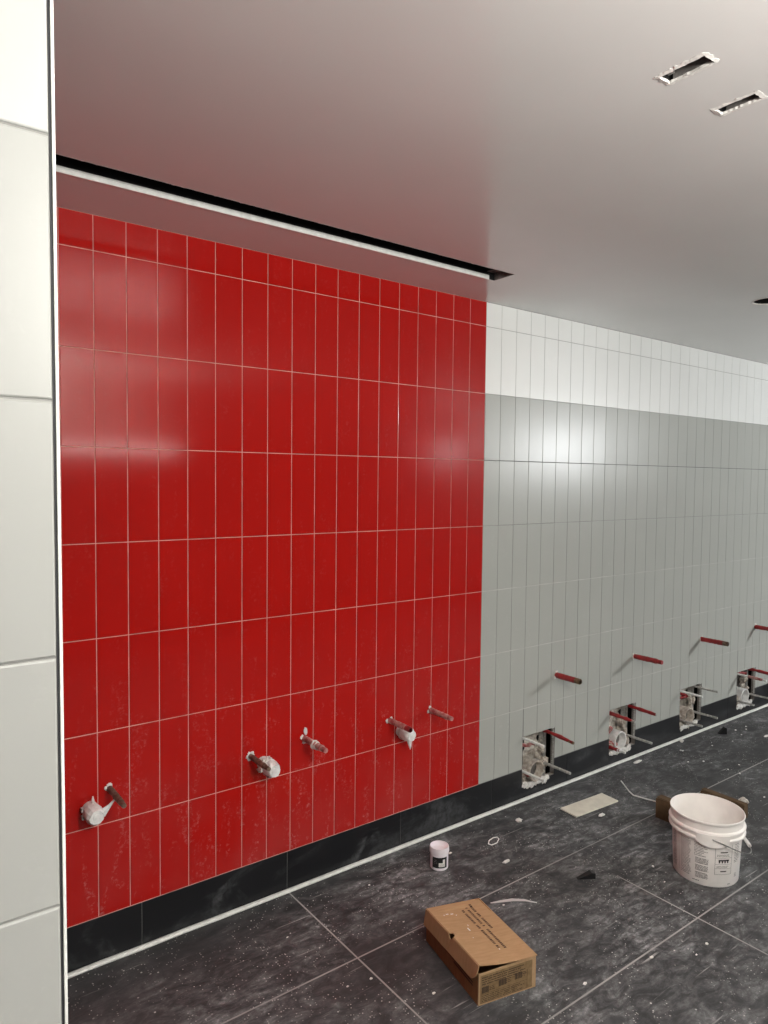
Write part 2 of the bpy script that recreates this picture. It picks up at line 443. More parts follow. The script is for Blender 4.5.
# ------------------------------------------------------------------ near partition on the left
PX, PY = -.3462, -1.55
TX = PX - .0068
TH = .12
w = MB(); w.box((XL, PY+.003, 0), (PX-.004, PY+TH, CEIL))
part = struct(w.build('wall_partition', 'pale_grout'))
lean = .0032; part.rotation_euler = (0, -lean, 0); part.location = (1.65*lean, 0, 0)
w = MB(); rng = random.Random(11)
zs1 = [CEIL, ROWS[0], ROWS[1]+.006]
def ptiles(mb, zs):
    x1 = TX; k = 0
    while x1 > XL + .01:
        x0 = max(x1 - W, XL)
        for r in range(len(zs)-1):
            tile(mb, x0+.0008, x1-.0008, zs[r+1]+.0014, zs[r]-.0014, PY, rng, t=.003, bev=.0026, tilt=.001)
        x1 -= W
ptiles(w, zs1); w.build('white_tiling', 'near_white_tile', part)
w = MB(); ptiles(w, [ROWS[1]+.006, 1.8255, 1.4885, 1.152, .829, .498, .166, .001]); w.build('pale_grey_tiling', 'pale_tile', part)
# dark joint and white corner strip
w = MB(); w.box((TX, PY+.0016, 0), (TX+.0026, PY+.004, CEIL)); w.build('dark_joint', 'trim_gap', part)
w = MB(); w.box((TX+.0026, PY-.001, 0), (PX, PY+TH+.002, CEIL)); w.build('corner_strip', 'trim_white', part, bevel=.0008)

# ------------------------------------------------------------------ ceiling openings
def jag_frame(mb, x0, x1, y0, y1, wid, seed, z=CEIL, drop=.0022):
    r = random.Random(seed)
    def side(p, q, nrm):
        n = max(4, int((Vector(q)-Vector(p)).length/.006)); P, Q, N = Vector(p), Vector(q), Vector(nrm)
        pts = []
        for i in range(n+1):
            c = P.lerp(Q, i/n)
            o = wid*r.uniform(.45, 1.25); s_ = wid*r.uniform(.05, .35)
            pts.append((c + N*o, c - N*s_))
        vs = []
        for a, b_ in pts:
            vs += [(a.x, a.y, z-.0002), (a.x, a.y, z-.0008), (b_.x, b_.y, z-drop), (b_.x, b_.y, z+.004)]
        fs = []
        for i in range(n):
            for k in range(3): fs.append((i*4+k, i*4+k+1, (i+1)*4+k+1, (i+1)*4+k))
        mb.add(vs, fs)
    e = wid*.5
    side((x0-e, y0, 0), (x1+e, y0, 0), (0, -1, 0)); side((x0-e, y1, 0), (x1+e, y1, 0), (0, 1, 0))
    side((x0, y0-e, 0), (x0, y1+e, 0), (-1, 0, 0)); side((x1, y0-e, 0), (x1, y1+e, 0), (1, 0, 0))

def housing(mb, x0, x1, y0, y1, zt, z0=CEIL):
    mb.quad((x0, y0, z0), (x0, y1, z0), (x0, y1, zt), (x0, y0, zt)); mb.quad((x1, y0, z0), (x1, y0, zt), (x1, y1, zt), (x1, y1, z0))
    mb.quad((x0, y0, z0), (x0, y0, zt), (x1, y0, zt), (x1, y0, z0)); mb.quad((x0, y1, z0), (x1, y1, z0), (x1, y1, zt), (x0, y1, zt))
    mb.quad((x0, y0, zt), (x0, y1, zt), (x1, y1, zt), (x1, y0, zt))

lo = thing('ceiling_slot', 'long black recessed slot with a white edge in the ceiling above the red tiles', 'ceiling slot', ((SLOT[0]+SLOT[1])/2, (SLOT[2]+SLOT[3])/2, CEIL))
def rel(o, root): o.location = -root.location; return o
mb = MB(); housing(mb, *SLOT, CEIL+.2); rel(mb.build('housing', 'black_void', lo), lo)
mb = MB()
mb.box((SLOT[0], SLOT[3]-.004, CEIL-.0015), (SLOT[1]-.035, SLOT[3]+.003, CEIL+.0175))
rel(mb.build('white_edge', 'trim_white', lo), lo)
mb = MB(); mb.box((SLOT[1]-.05, SLOT[2]+.004, CEIL+.03), (SLOT[1]-.003, SLOT[3]-.004, CEIL+.032)); mb.box((SLOT[1]-.0035, SLOT[2], CEIL), (SLOT[1]-.001, SLOT[3]-.004, CEIL+.03))
rel(mb.build('end_bracket', 'steel_dull', lo), lo)
mb = MB(); r = random.Random(5); n = 420
vs = []; fs = []
for i in range(n+1):
    x = SLOT[0] + (SLOT[1]-SLOT[0])*i/n; o_ = .0008 + (.0045 if r.random() < .22 else .0012)*r.random()
    vs += [(x, SLOT[2]-.0008, CEIL-.0008), (x, SLOT[2]+o_, CEIL-.0010), (x, SLOT[2]+o_*.6, CEIL+.004)]
for i in range(n): fs += [(i*3, i*3+1, i*3+4, i*3+3), (i*3+1, i*3+2, i*3+5, i*3+4)]
mb.add(vs, fs); rel(mb.build('ragged_plaster_edge', 'plaster', lo), lo)

for (S, lab, sd) in [(S1, 'small rectangular ceiling cutout with ragged white plaster edge, nearer the red wall side of the pair', 21), (S2, 'small rectangular ceiling cutout with ragged white plaster edge, nearer the right frame edge of the pair', 33)]:
    lab = {21: 'left one of two small rectangular ceiling cutouts rimmed with white plaster',
           33: 'right one of two small rectangular ceiling cutouts rimmed with white plaster'}[sd]
    t = thing('light_cutout', lab, 'ceiling cutout', ((S[0]+S[1])/2, (S[2]+S[3])/2, CEIL), 'small rectangular cutouts in the ceiling')
    mb = MB(); housing(mb, *S, CEIL+.09); rel(mb.build('housing', 'black_void', t), t)
    mb = MB(); mb.box((S[1]-.004, S[2]+.012, CEIL+.004), (S[1]-.001, S[3]-.012, CEIL+.045)); mb.box((S[0]+.004, S[3]-.018, CEIL+.012), (S[1]-.008, S[3]-.004, CEIL+.03))
    rel(mb.build('metal_lining', 'steel_dull', t), t)
    mb = MB(); mb.tube([(S[0]+.012, S[2]+.012, CEIL+.07), (S[0]+.02, S[2]+.04, CEIL+.02), (S[0]+.016, S[3]-.03, CEIL+.05)], .003, 8)
    if sd == 21: rel(mb.build('red_wire', 'red_tape', t), t)
    else: rel(mb.build('grey_wire', 'pvc_grey', t), t)
    mb = MB(); jag_frame(mb, *S, .0085, sd); rel(mb.build('plaster_rim', 'plaster', t), t)
t = thing('light_cutout', 'round black ceiling cutout at the right edge above the white tiles', 'ceiling cutout', (RC[0], RC[1], CEIL))
mb = MB(); mb.lathe([(RC[2], 0), (RC[2], .12), (.001, .12)], 32); mb.build('housing', 'black_void', t)
mb = MB(); mb.lathe([(RC[2]-.001, .004), (RC[2]-.001, -.0015), (RC[2]+.004, -.0012), (RC[2]+.006, -.0002)], 32); mb.build('plaster_rim', 'plaster', t)

# ------------------------------------------------------------------ pipe stubs
def stub(x, z, L, mat, label, group, tip='brass', sag=0.0, collar=True, wrap=None, rad=.0125, seed=0):
    t = thing('pipe_stub', label, 'pipe', (x, 0, z), group)
    r = random.Random(seed)
    mb = MB(); mb.tube([(0, .0, 0), (0, -L*.5, -sag*.4), (0, -L, -sag)], rad*.82, 16)
    mb.tube([(0, -L+.004, -sag), (0, -L+.002, -sag)], rad*.5, 12)
    mb.build('pipe', tip, t, smooth=True)
    # wrapped sleeve: lumpy tube
    n = 14; pts = []; rd = []
    for i in range(n+1):
        f = i/n; y = -.004 - (L*.80)*f
        pts.append((r.uniform(-.0006, .0006), y, -sag*(f**1.4)*.85)); rd.append(rad*(1 + r.uniform(-.07, .12)))
    mb = MB(); mb.tube(pts, rd, 16); mb.build('tape_sleeve', mat, t, smooth=True)
    if tip != mat:
        mb = MB(); mb.tube([(0, -L*.80, -sag*.85), (0, -L+.003, -sag), (0, -L, -sag)], [rad*1.02, rad*1.0, rad*.8], 16); mb.build('threaded_end', tip, t, smooth=True)
    if collar:
        mb = MB()
        for k in range(5):
            a = r.uniform(0, 2*PI); mb.blob((math.cos(a)*rad*1.1, -.003, math.sin(a)*rad*1.1), (.007, .004, .008), seed*7+k)
        mb.build('plaster_collar', 'plaster' if wrap is None else wrap, t)
    return t

gr = 'pipe stubs sticking out of the red tiles'; gg = 'pipe stubs sticking out of the grey tiles'
stub(.149, .622, .168, 'brown_pipe', 'dark brown pipe stub leftmost on the red wall', gr, 'brown_pipe', rad=.0105, seed=1)
stub(.695, .612, .160, 'brown_pipe', 'dark brown pipe stub on the red wall reaching over the ragged white capped outlet', gr, 'brown_pipe', rad=.0105, seed=2)
t = stub(.945, .631, .172, 'pink_tape', 'pale lumpy plaster smeared pipe stub in the middle of the red wall', gr, 'pink_tape', seed=3)
mb = MB(); mb.blob((0, -.085, -.002), (.018, .012, .018), 5, .2); mb.blob((.001, -.10, -.002), (.015, .016, .016), 6, .2); mb.build('plaster_lump', 'plaster', t)
mb = MB(); mb.blob((.004, -.004, .03), (.009, .004, .016), 9, .3); mb.build('plaster_dab', 'plaster', t)
stub(1.396, .618, .160, 'pink_tape', 'dusty red taped pipe stub on the red wall reaching over the dripping white cap', gr, 'red_tape', seed=4)
stub(1.644, .618, .156, 'pink_tape', 'dusty red pipe stub rightmost on the red wall', gr, 'pink_tape', seed=5)
stub(2.572, .640, .168, 'red_tape', 'red taped pipe stub with brass end, leftmost on the grey wall', gg, 'brass', rad=.0155, seed=6)
stub(3.315, .640, .192, 'red_tape', 'red taped pipe stub on grey tiles, second from the red wall', gg, 'red_tape', rad=.0155, seed=7)
stub(4.102, .646, .190, 'red_tape', 'red taped pipe stub on grey tiles with dark worn end, third from the red wall', gg, 'brown_pipe', rad=.0155, seed=8)
stub(4.871, .640, .185, 'red_tape', 'red taped pipe stub at the right edge of the photo on grey tiles', gg, 'red_tape', rad=.0155, seed=9)

# ------------------------------------------------------------------ capped waste outlets
def waste(x, z, L, label, kind, seed):
    t = thing('capped_outlet', label, 'pipe outlet', (x, 0, z), 'white capped outlets on the red wall')
    r = random.Random(seed); R_ = .030
    mb = MB(); mb.tube([(0, .0, 0), (0, -L*.75, 0)], R_*.86, 24); mb.build('outlet_pipe', 'pvc', t, smooth=True)
    # faceted, crumpled cap
    n = 10; pts = []; rd = []
    mb = MB()
    seg = 12; rings = []
    for (y, rr_) in [(-L*.35, R_*1.02), (-L*.6, R_*1.08), (-L*.86, R_*.98), (-L, R_*.80)]:
        rings.append([(rr_*(1+r.uniform(-.09, .09))*math.cos(2*PI*k/seg), y + r.uniform(-.003, .003), rr_*(1+r.uniform(-.09, .09))*math.sin(2*PI*k/seg)) for k in range(seg)])
    vs = [p for q in rings for p in q]; fs = [(i*seg+k, (i+1)*seg+k, (i+1)*seg+(k+1) % seg, i*seg+(k+1) % seg) for i in range(3) for k in range(seg)]
    fs.append(tuple(3*seg+k for k in range(seg))[::-1])
    mb.add(vs, fs); mb.build('cap', 'pvc', t)
    mb = MB(); mb.tube([(0, -L-.0005, 0), (0, -L-.0035, 0)], R_*.42, 18); mb.build('cap_boss', 'pvc', t, smooth=True)
    if kind == 'wing':
        mb = MB(); mb.add([(.012, -L*.9, .020), (.030, -L*.8, -.010), (.062, -L*.72, .030), (.074, -L*.70, .046), (.044, -L*.8, .028), (.022, -L*.92, .012)], [(0, 5, 1, 2, 3, 4)])
        mb.build('torn_wing', 'pvc', t, solid=.003)
        mb = MB(); mb.box((-.034, -.03, .004), (-.024, -.012, .016)); mb.box((-.036, -.045, -.016), (-.026, -.03, -.004)); mb.build('slot', 'pvc_grey', t)
        mb = MB(); mb.tube([(.004, -.028, .028), (.003, -.03, .052)], [.007, .002], 8); mb.build('plaster_drip', 'plaster', t)
    elif kind == 'rag':
        mb = MB(); mb.blob((0, -.05, .028), (.012, .012, .014), 3, .4); mb.blob((-.03, -.04, -.008), (.012, .018, .010), 4, .4); mb.blob((-.016, -.05, .02), (.016, .02, .012), 5, .4)
        mb.build('torn_wrap', 'plaster', t)
        mb = MB(); mb.tube([(-.006, -.035, -.028), (-.002, -.07, -.036)], [.012, .006], 10); mb.build('pipe_neck', 'pvc_grey', t)
    else:
        mb = MB(); mb.tube([(-.004, -.072, -.022), (-.001, -.076, -.052), (.0, -.076, -.066)], [.012, .006, .0015], 8); mb.build('drip', 'pvc', t)
        mb = MB(); mb.lathe([(.033, -.004), (.033, .004)], 20); 
        mb.v = [(a, -.03 + c, b_) for a, b_, c in mb.v]; mb.build('seal_ring', 'plaster', t, solid=.002)
    return t
waste(.082, .568, .090, 'white capped outlet with a pointed torn wing, leftmost on the red wall', 'wing', 1)
waste(.752, .572, .105, 'ragged white capped outlet under the second stub on the red wall', 'rag', 2)
waste(1.462, .556, .088, 'white capped outlet with a pointed drip, rightmost of the capped outlets', 'drip', 3)

# ------------------------------------------------------------------ carriers inside the wall openings
def carrier(h, label, rods, seed, style):
    (a, b_, c, d) = h; r = random.Random(seed)
    t = thing('fixture_carrier', label, 'pipe fitting', ((a+b_)/2, .05, c), 'plumbing carriers in the openings of the grey wall')
    L0 = Vector(t.location)
    def fin(o): o.location = -L0; return o
    # back panel with streaky mortar
    mb = MB(); nx, nz = 12, 14
    vs = []
    for j in range(nz+1):
        for i in range(nx+1):
            x = a-.02 + (b_-a+.04)*i/nx; z = c-.01 + (d-c-.03)*j/nz
            vs.append((x, .088 + r.uniform(-.012, .006), z))
    fs = [(j*(nx+1)+i, j*(nx+1)+i+1, (j+1)*(nx+1)+i+1, (j+1)*(nx+1)+i) for j in range(nz) for i in range(nx) if not (i in (3, 4) and j > 8) and not (i > 8 and j in (11, 12))]
    mb.add(vs, fs); fin(mb.build('mortar_backing', 'mortar' if style != 3 else 'steel_dull', t))
    # two steel uprights
    for x in (a+.03, b_-.045):
        mb = MB(); mb.box((x, .045, c-.02), (x+.004, .078, d+.03)); mb.box((x, .045, c-.02), (x+.026, .048, d+.03)); mb.box((x+.022, .045, c-.02), (x+.026, .078, d+.03))
        fin(mb.build('steel_upright', 'steel_dull' if x < a+.1 else 'steel', t))
    # perforated strip at the right edge of the opening
    mb = MB()
    k = c + .06
    while k < d - .01:
        mb.box((b_-.012, .004, k), (b_-.006, .012, k+.006)); k += .012
    mb.box((b_-.008, .002, c+.05), (b_-.0045, .010, d+.012)); mb.box((b_-.024, .001, d-.004), (b_-.004, .008, d+.0))
    fin(mb.build('perforated_strip', 'steel', t))
    # round waste pipe
    cx, cz = a + .105, c + .060
    mb = MB(); ys = [.08, -.012, -.014, -.012, .03]; rs = [.058, .058, .054, .050, .046]
    vs = []; seg = 32
    for y, q in zip(ys, rs): vs += [(cx + q*math.cos(2*PI*k/seg), y, cz + q*math.sin(2*PI*k/seg)) for k in range(seg)]
    fs = [(i*seg+k, i*seg+(k+1) % seg, (i+1)*seg+(k+1) % seg, (i+1)*seg+k) for i in range(4) for k in range(seg)]
    mb.add(vs, fs); mb.add([(cx + .046*math.cos(2*PI*k/seg), .03, cz + .046*math.sin(2*PI*k/seg)) for k in range(seg)], [tuple(range(seg))], 1)
    o = fin(mb.build('waste_pipe', ['foam' if style in (0, 2) else 'pvc', 'steel_dull'], t, smooth=True))
    # foam and mortar lumps
    mb = MB()
    for k in range(22):
        ang = PI*.95 + k/22*PI*1.3; q = r.uniform(.070, .088)
        mb.blob((cx + q*math.cos(ang), r.uniform(.005, .04), cz + q*math.sin(ang)), (r.uniform(.008, .02), .012, r.uniform(.008, .018)), seed*50+k, .35)
    fin(mb.build('foam_ring', 'foam', t)); mb = MB()
    for k in range(16):
        mb.blob((cx + .075 + r.uniform(0, .055), r.uniform(.03, .07), r.uniform(c+.02, d-.08)), (r.uniform(.008, .018), .012, r.uniform(.012, .035)), seed*60+k, .35)
    fin(mb.build('mortar', 'foam', t))
    # plaster spill over the skirting tile below the opening
    mb = MB()
    for k in range(13):
        x = a + .01 + r.random()*(b_-a)*.75
        x = a + .015 + k*(b_-a)*.75/13
        mb.blob((x, -.005, c + r.uniform(-.012, .004)), (r.uniform(.014, .02), .006, r.uniform(.012, .02)), seed*70+k, .3)
    fin(mb.build('plaster_spill', 'plaster', t))
    # red painted bits
    mb = MB()
    for (x0, z0, x1, z1) in {0: [(.0, .205, .085, .218), (.0, .062, .05, .05)], 1: [(.0, .10, .012, .16), (.0, .06, .075, .045)], 2: [(.0, .19, .075, .205), (.004, .235, .05, .215)], 3: [(.06, .236, .12, .228)]}[style]:
        pts = [(a+x0+(x1-x0)*i/6, .030 - .006*i + r.uniform(-.003, .003), c+z0+(z1-z0)*i/6 + r.uniform(-.004, .004)) for i in range(7)]
        mb.tube(pts, [.011*(1+r.uniform(-.3, .3)) for _ in range(7)], 8)
    if style in (0, 1, 2): mb.box((a+.0012, .004, c+.05), (a+.0028, .028, c+.20))
    fin(mb.build('red_tape_band', 'pink_tape' if style in (0, 1) else 'red_tape', t))
    # four mounting rods
    for (x, z, L, mats, sag) in rods:
        mb = MB(); rad = .0076
        mb.tube([(x, .078, z), (x, -L*.5, z - sag*.4), (x, -L, z - sag)], rad, 12)
        o = fin(mb.build('mounting_rod', mats[0], t, smooth=True))
        if len(mats) > 1:
            f0, f1 = mats[2]
            n = 10; pts = []; rd = []
            for i in range(n+1):
                f = f0 + (f1-f0)*i/n; y = .03 + (-L-.03)*f
                pts.append((x + r.uniform(-.001, .001), y, z - sag*f*f)); rd.append(.0105*(1+r.uniform(-.2, .25)) * (1 if i < n-1 else .75))
            mb = MB(); mb.tube(pts, rd, 10); s_ = mb.build('tape_sleeve', mats[1], o, smooth=True)
            s_.location = (0, 0, 0)
    return t

G = ('steel',); Wt = ('pvc',)
carrier(HOLES[0], 'wall opening with foam ringed waste pipe and rods, leftmost on the grey wall',
        [(2.315, .334, .142, Wt, 0), (2.513, .330, .176, ('brass', 'red_tape', (.0, .97)), .012), (2.494, .157, .174, G, 0), (2.316, .152, .148, Wt, 0)], 1, 0)
carrier(HOLES[1], 'wall opening with two red sleeved upper rods, second from the red wall',
        [(3.095, .319, .164, ('steel', 'red_tape', (.0, .98)), .006), (3.320, .317, .162, ('steel', 'red_tape', (.0, .98)), .006), (3.296, .138, .152, G, 0), (3.092, .112, .106, ('pvc', 'red_tape', (.0, .7)), 0)], 2, 1)
carrier(HOLES[2], 'wall opening with four bare metal rods, third from the red wall',
        [(3.868, .322, .150, Wt, 0), (4.043, .325, .162, G, 0), (4.054, .145, .158, G, 0), (3.870, .126, .154, G, 0)], 3, 2)
carrier(HOLES[3], 'wall opening at the right edge of the photo with dark plate and rods',
        [(4.640, .315, .20, ('pvc', 'pink_tape', (.45, .98)), .004), (4.847, .318, .18, ('steel', 'red_tape', (.0, .98)), .01), (4.829, .133, .175, G, 0), (4.640, .115, .122, G, 0)], 4, 3)

# ------------------------------------------------------------------ printed text helper
def dashes(mb, fn, u0, u1, v0, v1, rows, rng, fill=.55, cw=.0016, gap=.0004, word=.8, rag=.3):
    """rows of tiny letter-sized marks; fn(u, v) -> point"""
    rh = (v1 - v0)/rows; s_ = 1 if v1 > v0 else -1
    for i in range(rows):
        va = v0 + rh*(i + (1-fill)/2); vb = va + rh*fill
        u = u0; end = u1 - (u1-u0)*rng.random()*rag
        while u < end - cw:
            w_ = cw*rng.choice((.6, 1, 1, 1.3))
            sh = rng.choice((0, 0, .2))
            vm = va + (vb-va)*sh
            mb.quad(fn(u, vm), fn(u+w_, vm), fn(u+w_, vb), fn(u, vb))
            u += w_ + gap
            if rng.random() > word: u += cw*.9

# ------------------------------------------------------------------ cardboard box
A = Vector((1.0485, -.9475, 0)); e1 = Vector((.222, -.049, 0)).normalized(); e2 = Vector((.049, .222, 0)).normalized()
BW, BL, BH = .229, .364, .108
box = thing('cardboard_box', 'brown cardboard box with loosely closed lid and printed end on the dark floor', 'box', A, rz=math.atan2(e1.y, e1.x))
mb = MB()
def wall(p, q, h, t):   # thin upright panel between two floor points, box-local
    p = Vector((*p, 0)); q = Vector((*q, 0)); d_ = (q-p).normalized(); n_ = Vector((-d_.y, d_.x, 0))*t
    vs = [p, q, q+n_, p+n_]; vs = vs + [v_ + Vector((0, 0, h)) for v_ in vs]
    return vs, [(0,1,2,3), (4,7,6,5), (0,4,5,1), (1,5,6,2), (2,6,7,3), (3,7,4,0)]
vs, fs = wall((0, 0), (BW, 0), BH, .004); mb.add(vs, fs, 1)
vs, fs = wall((BW, .004), (BW, BL), BH, .004); mb.add(vs, fs, 0)
vs, fs = wall((BW-.004, BL), (0, BL), BH, .004); mb.add(vs, fs, 0)
vs, fs = wall((0, BL-.004), (0, .004), BH, .004); mb.add(vs, fs, 0)
mb.box((.004, .004, .0005), (BW-.004, BL-.004, .004), 0)
mb.build('box_body', ['card_shaded', 'card_edge'], box, bevel=.0008)
# printed end label
mb = MB(); mb.quad((.006, -.0006, .006), (BW-.016, -.0006, .006), (BW-.016, -.0006, .101), (.006, -.0006, .101)); mb.quad((BW-.016, -.0005, .004), (BW-.002, -.0005, .004), (BW-.002, -.0005, .105), (BW-.016, -.0005, .105), 1)
end = mb.build('end_label', ['olive_print', 'card_edge'], box); end['label'] = 'olive printed end panel'
rng = random.Random(9); fn = lambda u, v_: (u, -.0010, v_)
mb = MB()
dashes(mb, fn, .012, .190, .096, .066, 4, rng, .5, .0032, .0008, .8, .15)
for (x, z) in ((.012, .040), (.078, .046), (.142, .050)):
    k = x
    while k < x + .026:
        w_ = rng.choice((.002, .003, .004)); mb.quad(fn(k, z), fn(k+w_, z), fn(k+w_, z+.021), fn(k, z+.021)); k += w_ + rng.choice((.0006, .001))
    dashes(mb, fn, x+.030, x+.052, z+.020, z+.002, 3, rng, .5, .0025, .0008, .8, .3)
dashes(mb, fn, .012, .190, .034, .010, 4, rng, .45, .0028, .0008, .8, .2)
for (x0, z0, x1, z1) in ((.008, .0365, .192, .0375), (.1915, .010, .193, .072), (.008, .007, .193, .0082), (.10, .062, .192, .063)): mb.quad(fn(x0, z0), fn(x1, z0), fn(x1, z1), fn(x0, z1))
mb.build('printing', 'olive_dark', end)
# dark printed bars on the long side
mb = MB()
for z0, v0, v1 in ((.056, .035, .31), (.046, .035, .16)): mb.quad((-.0006, v0, z0), (-.0006, v0, z0+.006), (-.0006, v1, z0+.006), (-.0006, v1, z0))
mb.build('side_print', 'card_ink', box)
# lid: hinged on the right long side, its left edge lifted; thumb notch on the fold
def lift(u, v_):
    # u 0 (left) .. 1 (hinge), v_ 0 (front) .. 1 (back)
    left = .139 - .018*v_ ; right = .1110 - .006*v_
    return right + (left-right)*(1-u) - .004*math.sin(PI*u) + (.004*math.sin(PI*u) if v_ > .9 else 0)
NU = 10; Vn = []
nc, nr = .50, .0125
vl = [i/30 for i in range(31)]
lv = sorted(set([round(x, 4) for x in vl if abs(x*BL - nc*BL) > nr] + [round(nc + nr*math.cos(PI*k/8)/BL, 4) for k in range(9)]))
mb = MB(); vs = []; fs = []
for v_ in lv:
    dy = v_*BL - nc*BL; ins = math.sqrt(max(0, nr*nr - dy*dy))
    for i in range(NU+1):
        u = i/NU; x = .001 + (BW+.002)*u + ins*(1-u)
        y = v_*(BL+.004) - .002 - .004*math.sin(PI*u)*(1 if v_ < .02 else 0)
        vs.append((x, y, lift(u, v_)))
n = NU+1
for j in range(len(lv)-1):
    for i in range(NU): fs.append((j*n+i, j*n+i+1, (j+1)*n+i+1, (j+1)*n+i))
mb.add(vs, fs); lid = mb.build('lid', 'card_top', box, solid=.0028)
# front tuck flap hanging from the lid's left edge
mb = MB(); vs = []; fs = []; m_ = 6
for v_ in lv:
    dy = v_*BL - nc*BL; ins = math.sqrt(max(0, nr*nr - dy*dy)) if abs(dy) < nr else 0
    dep = .058
    if v_ < .10: dep = .030 + .028*math.sin(PI/2*v_/.10)
    for i in range(m_+1):
        f = i/m_; z = lift(0, v_) - ins - (dep-ins)*f
        vs.append((-.001 - .0085*f, v_*(BL+.004)-.002, z))
n = m_+1
for j in range(len(lv)-1):
    for i in range(m_): fs.append((j*n+i, (j+1)*n+i, (j+1)*n+i+1, j*n+i+1))
mb.add(vs, fs); mb.build('lid_flap', 'card_top', lid, solid=.0028)
# stencilled lines on the lid
mb = MB(); rng = random.Random(4)
def lf(v_, u): return (u*BW, v_*BL, lift(u, v_) + .0024)
for u0, va, vb in ((.53, .20, .86), (.63, .18, .90), (.72, .46, .92)):
    v_ = va
    while v_ < vb:
        w_ = rng.choice((.012, .016, .02)); 
        if rng.random() > .12: mb.quad(lf(v_, u0), lf(v_, u0+.042), lf(v_+w_, u0+.042), lf(v_+w_, u0))
        v_ += w_ + .007
mb.build('stencilled_lines', 'card_ink', lid)
mb = MB()
for (u, v_, du, dv) in ((.17, .83, .02, .012), (.22, .84, .05, .012), (.30, .83, .05, .014), (.37, .80, .02, .012), (.35, .52, .022, .05), (.40, .60, .012, .02), (.53, .17, .016, .014), (.30, .40, .01, .015)):
    mb = MB(); z = .003; mb.quad(*[(p*BW, q*BL, lift(p, q)+z) for p, q in ((u, v_), (u+du, v_), (u+du, v_+dv), (u, v_+dv))])
    mb.build('tape_scrap', 'silver', lid)

# ------------------------------------------------------------------ bucket
BC = Vector((2.44, -.96, 0))
bk = thing('bucket', 'large white plastic bucket with printed side and wire bail on the dark floor', 'bucket', BC)
mb = MB()
R0, R1, HB = .133, .146, .283
mb.lathe([(.0, .002), (R0-.012, .002), (R0-.004, .0), (R0, .006), (R0+(R1-R0)*.72, .202), (.148, .204), (.156, .206), (.157, .212), (.155, .2155), (.1495, .217), (.1495, .230), (.156, .232), (.157, .238), (.1545, .243), (.1465, .245),
          (.1475, .272), (.1515, .275), (.153, .281), (.1515, .285), (.1485, .285), (.1465, .281), (.1420, .20), (R0-.004, .012), (R0-.02, .006), (.0, .006)], 72)
mb.build('bucket_body', 'pail_plastic', bk, smooth=True, auto=50)
# vertical webs closing the double collar, leaving long windows
fa = math.radians(217)
mb = MB()
def collar_seg(a0, a1, zlo, zhi, rin, rout, n=8):
    vs = []; fs = []
    for i in range(n+1):
        a = a0 + (a1-a0)*i/n; c_, s_ = math.cos(a), math.sin(a)
        vs += [(rin*c_, rin*s_, zlo), (rout*c_, rout*s_, zlo), (rout*c_, rout*s_, zhi), (rin*c_, rin*s_, zhi)]
    for i in range(n):
        for k in range(4):
            k2 = (k+1) % 4; fs.append((i*4+k, (i+1)*4+k, (i+1)*4+k2, i*4+k2))
    fs.append((0, 1, 2, 3)); fs.append((n*4+3, n*4+2, n*4+1, n*4))
    mb.add(vs, fs)
for base_ in (fa, fa + PI):
    mb = MB()
    collar_seg(base_-math.radians(24), base_+math.radians(26), .2135, .2335, .148, .1578)
    # ear dropping below the collar
    vs = []; fs = []; n = 14
    for i in range(n+1):
        a = base_ + math.radians(-24 + 50*i/n); d_ = .022*math.sin(PI*i/n)**.6
        for (r_, z) in ((.150, .2375), (.159, .2375), (.159, .206-d_), (.147, .204-d_)): vs.append((r_*math.cos(a), r_*math.sin(a), z))
    for i in range(n):
        for k in range(3): fs.append((i*4+k, i*4+k+1, (i+1)*4+k+1, (i+1)*4+k))
    mb.add(vs, fs); mb.build('bail_ear', 'pail_plastic', bk, smooth=True)
# bail wire leaning out over the right side
d1 = Vector((math.cos(fa), math.sin(fa), 0)); d2 = Vector((math.cos(fa+PI/2), math.sin(fa+PI/2), 0))
pts = []
for i in range(41):
    t_ = PI*i/40; s_ = math.sin(t_)
    pts.append(d1*(.163*math.cos(t_)) + d2*(.178*s_**.8) + Vector((0, 0, .221 - .086*s_)))
mb = MB(); mb.tube([d1*.150 + Vector((0, 0, .221))] + pts + [d1*-.150 + Vector((0, 0, .221))], .0024, 8)
bail = mb.build('bail', 'wire', bk, smooth=True)
mb = MB(); mb.tube([p + Vector((0, 0, 0)) for p in pts[21:31]], .0078, 14); mb.build('grip', 'white_plastic', bail, smooth=True)
# printed side: az offset from the camera-facing azimuth
ca = math.radians(208)
def bf(azd, z):
    a = ca + math.radians(azd); r_ = R0 + (R1-R0)*.72*(z/.202) + .0007
    return (r_*math.cos(a), r_*math.sin(a), z)
rng = random.Random(12)
mb = MB(); bl = MB()
def bcol(az0, az1, z0, z1, rows, fill=.42, rag=.2):
    dashes(mb, bf, az0, az1, z0, z1, rows, rng, fill, .75, .12, .86, rag)
bcol(-68, -56, .192, .035, 22); bcol(-45, -24, .192, .030, 24); bcol(-19, 4, .190, .128, 9, rag=.45)
for z in (.122, .090, .058): bcol(-17, 5, z, z-.026, 5, .62, .05)
bcol(18, 43, .150, .138, 2); bcol(18, 43, .100, .088, 2); bcol(52, 66, .190, .105, 12); bcol(55, 62, .060, .040, 3); bcol(-22, -10, .022, .016, 1, .6, .1); bcol(22, 38, .188, .178, 2); bcol(40, 47, .020, .012, 1, .5, .1)
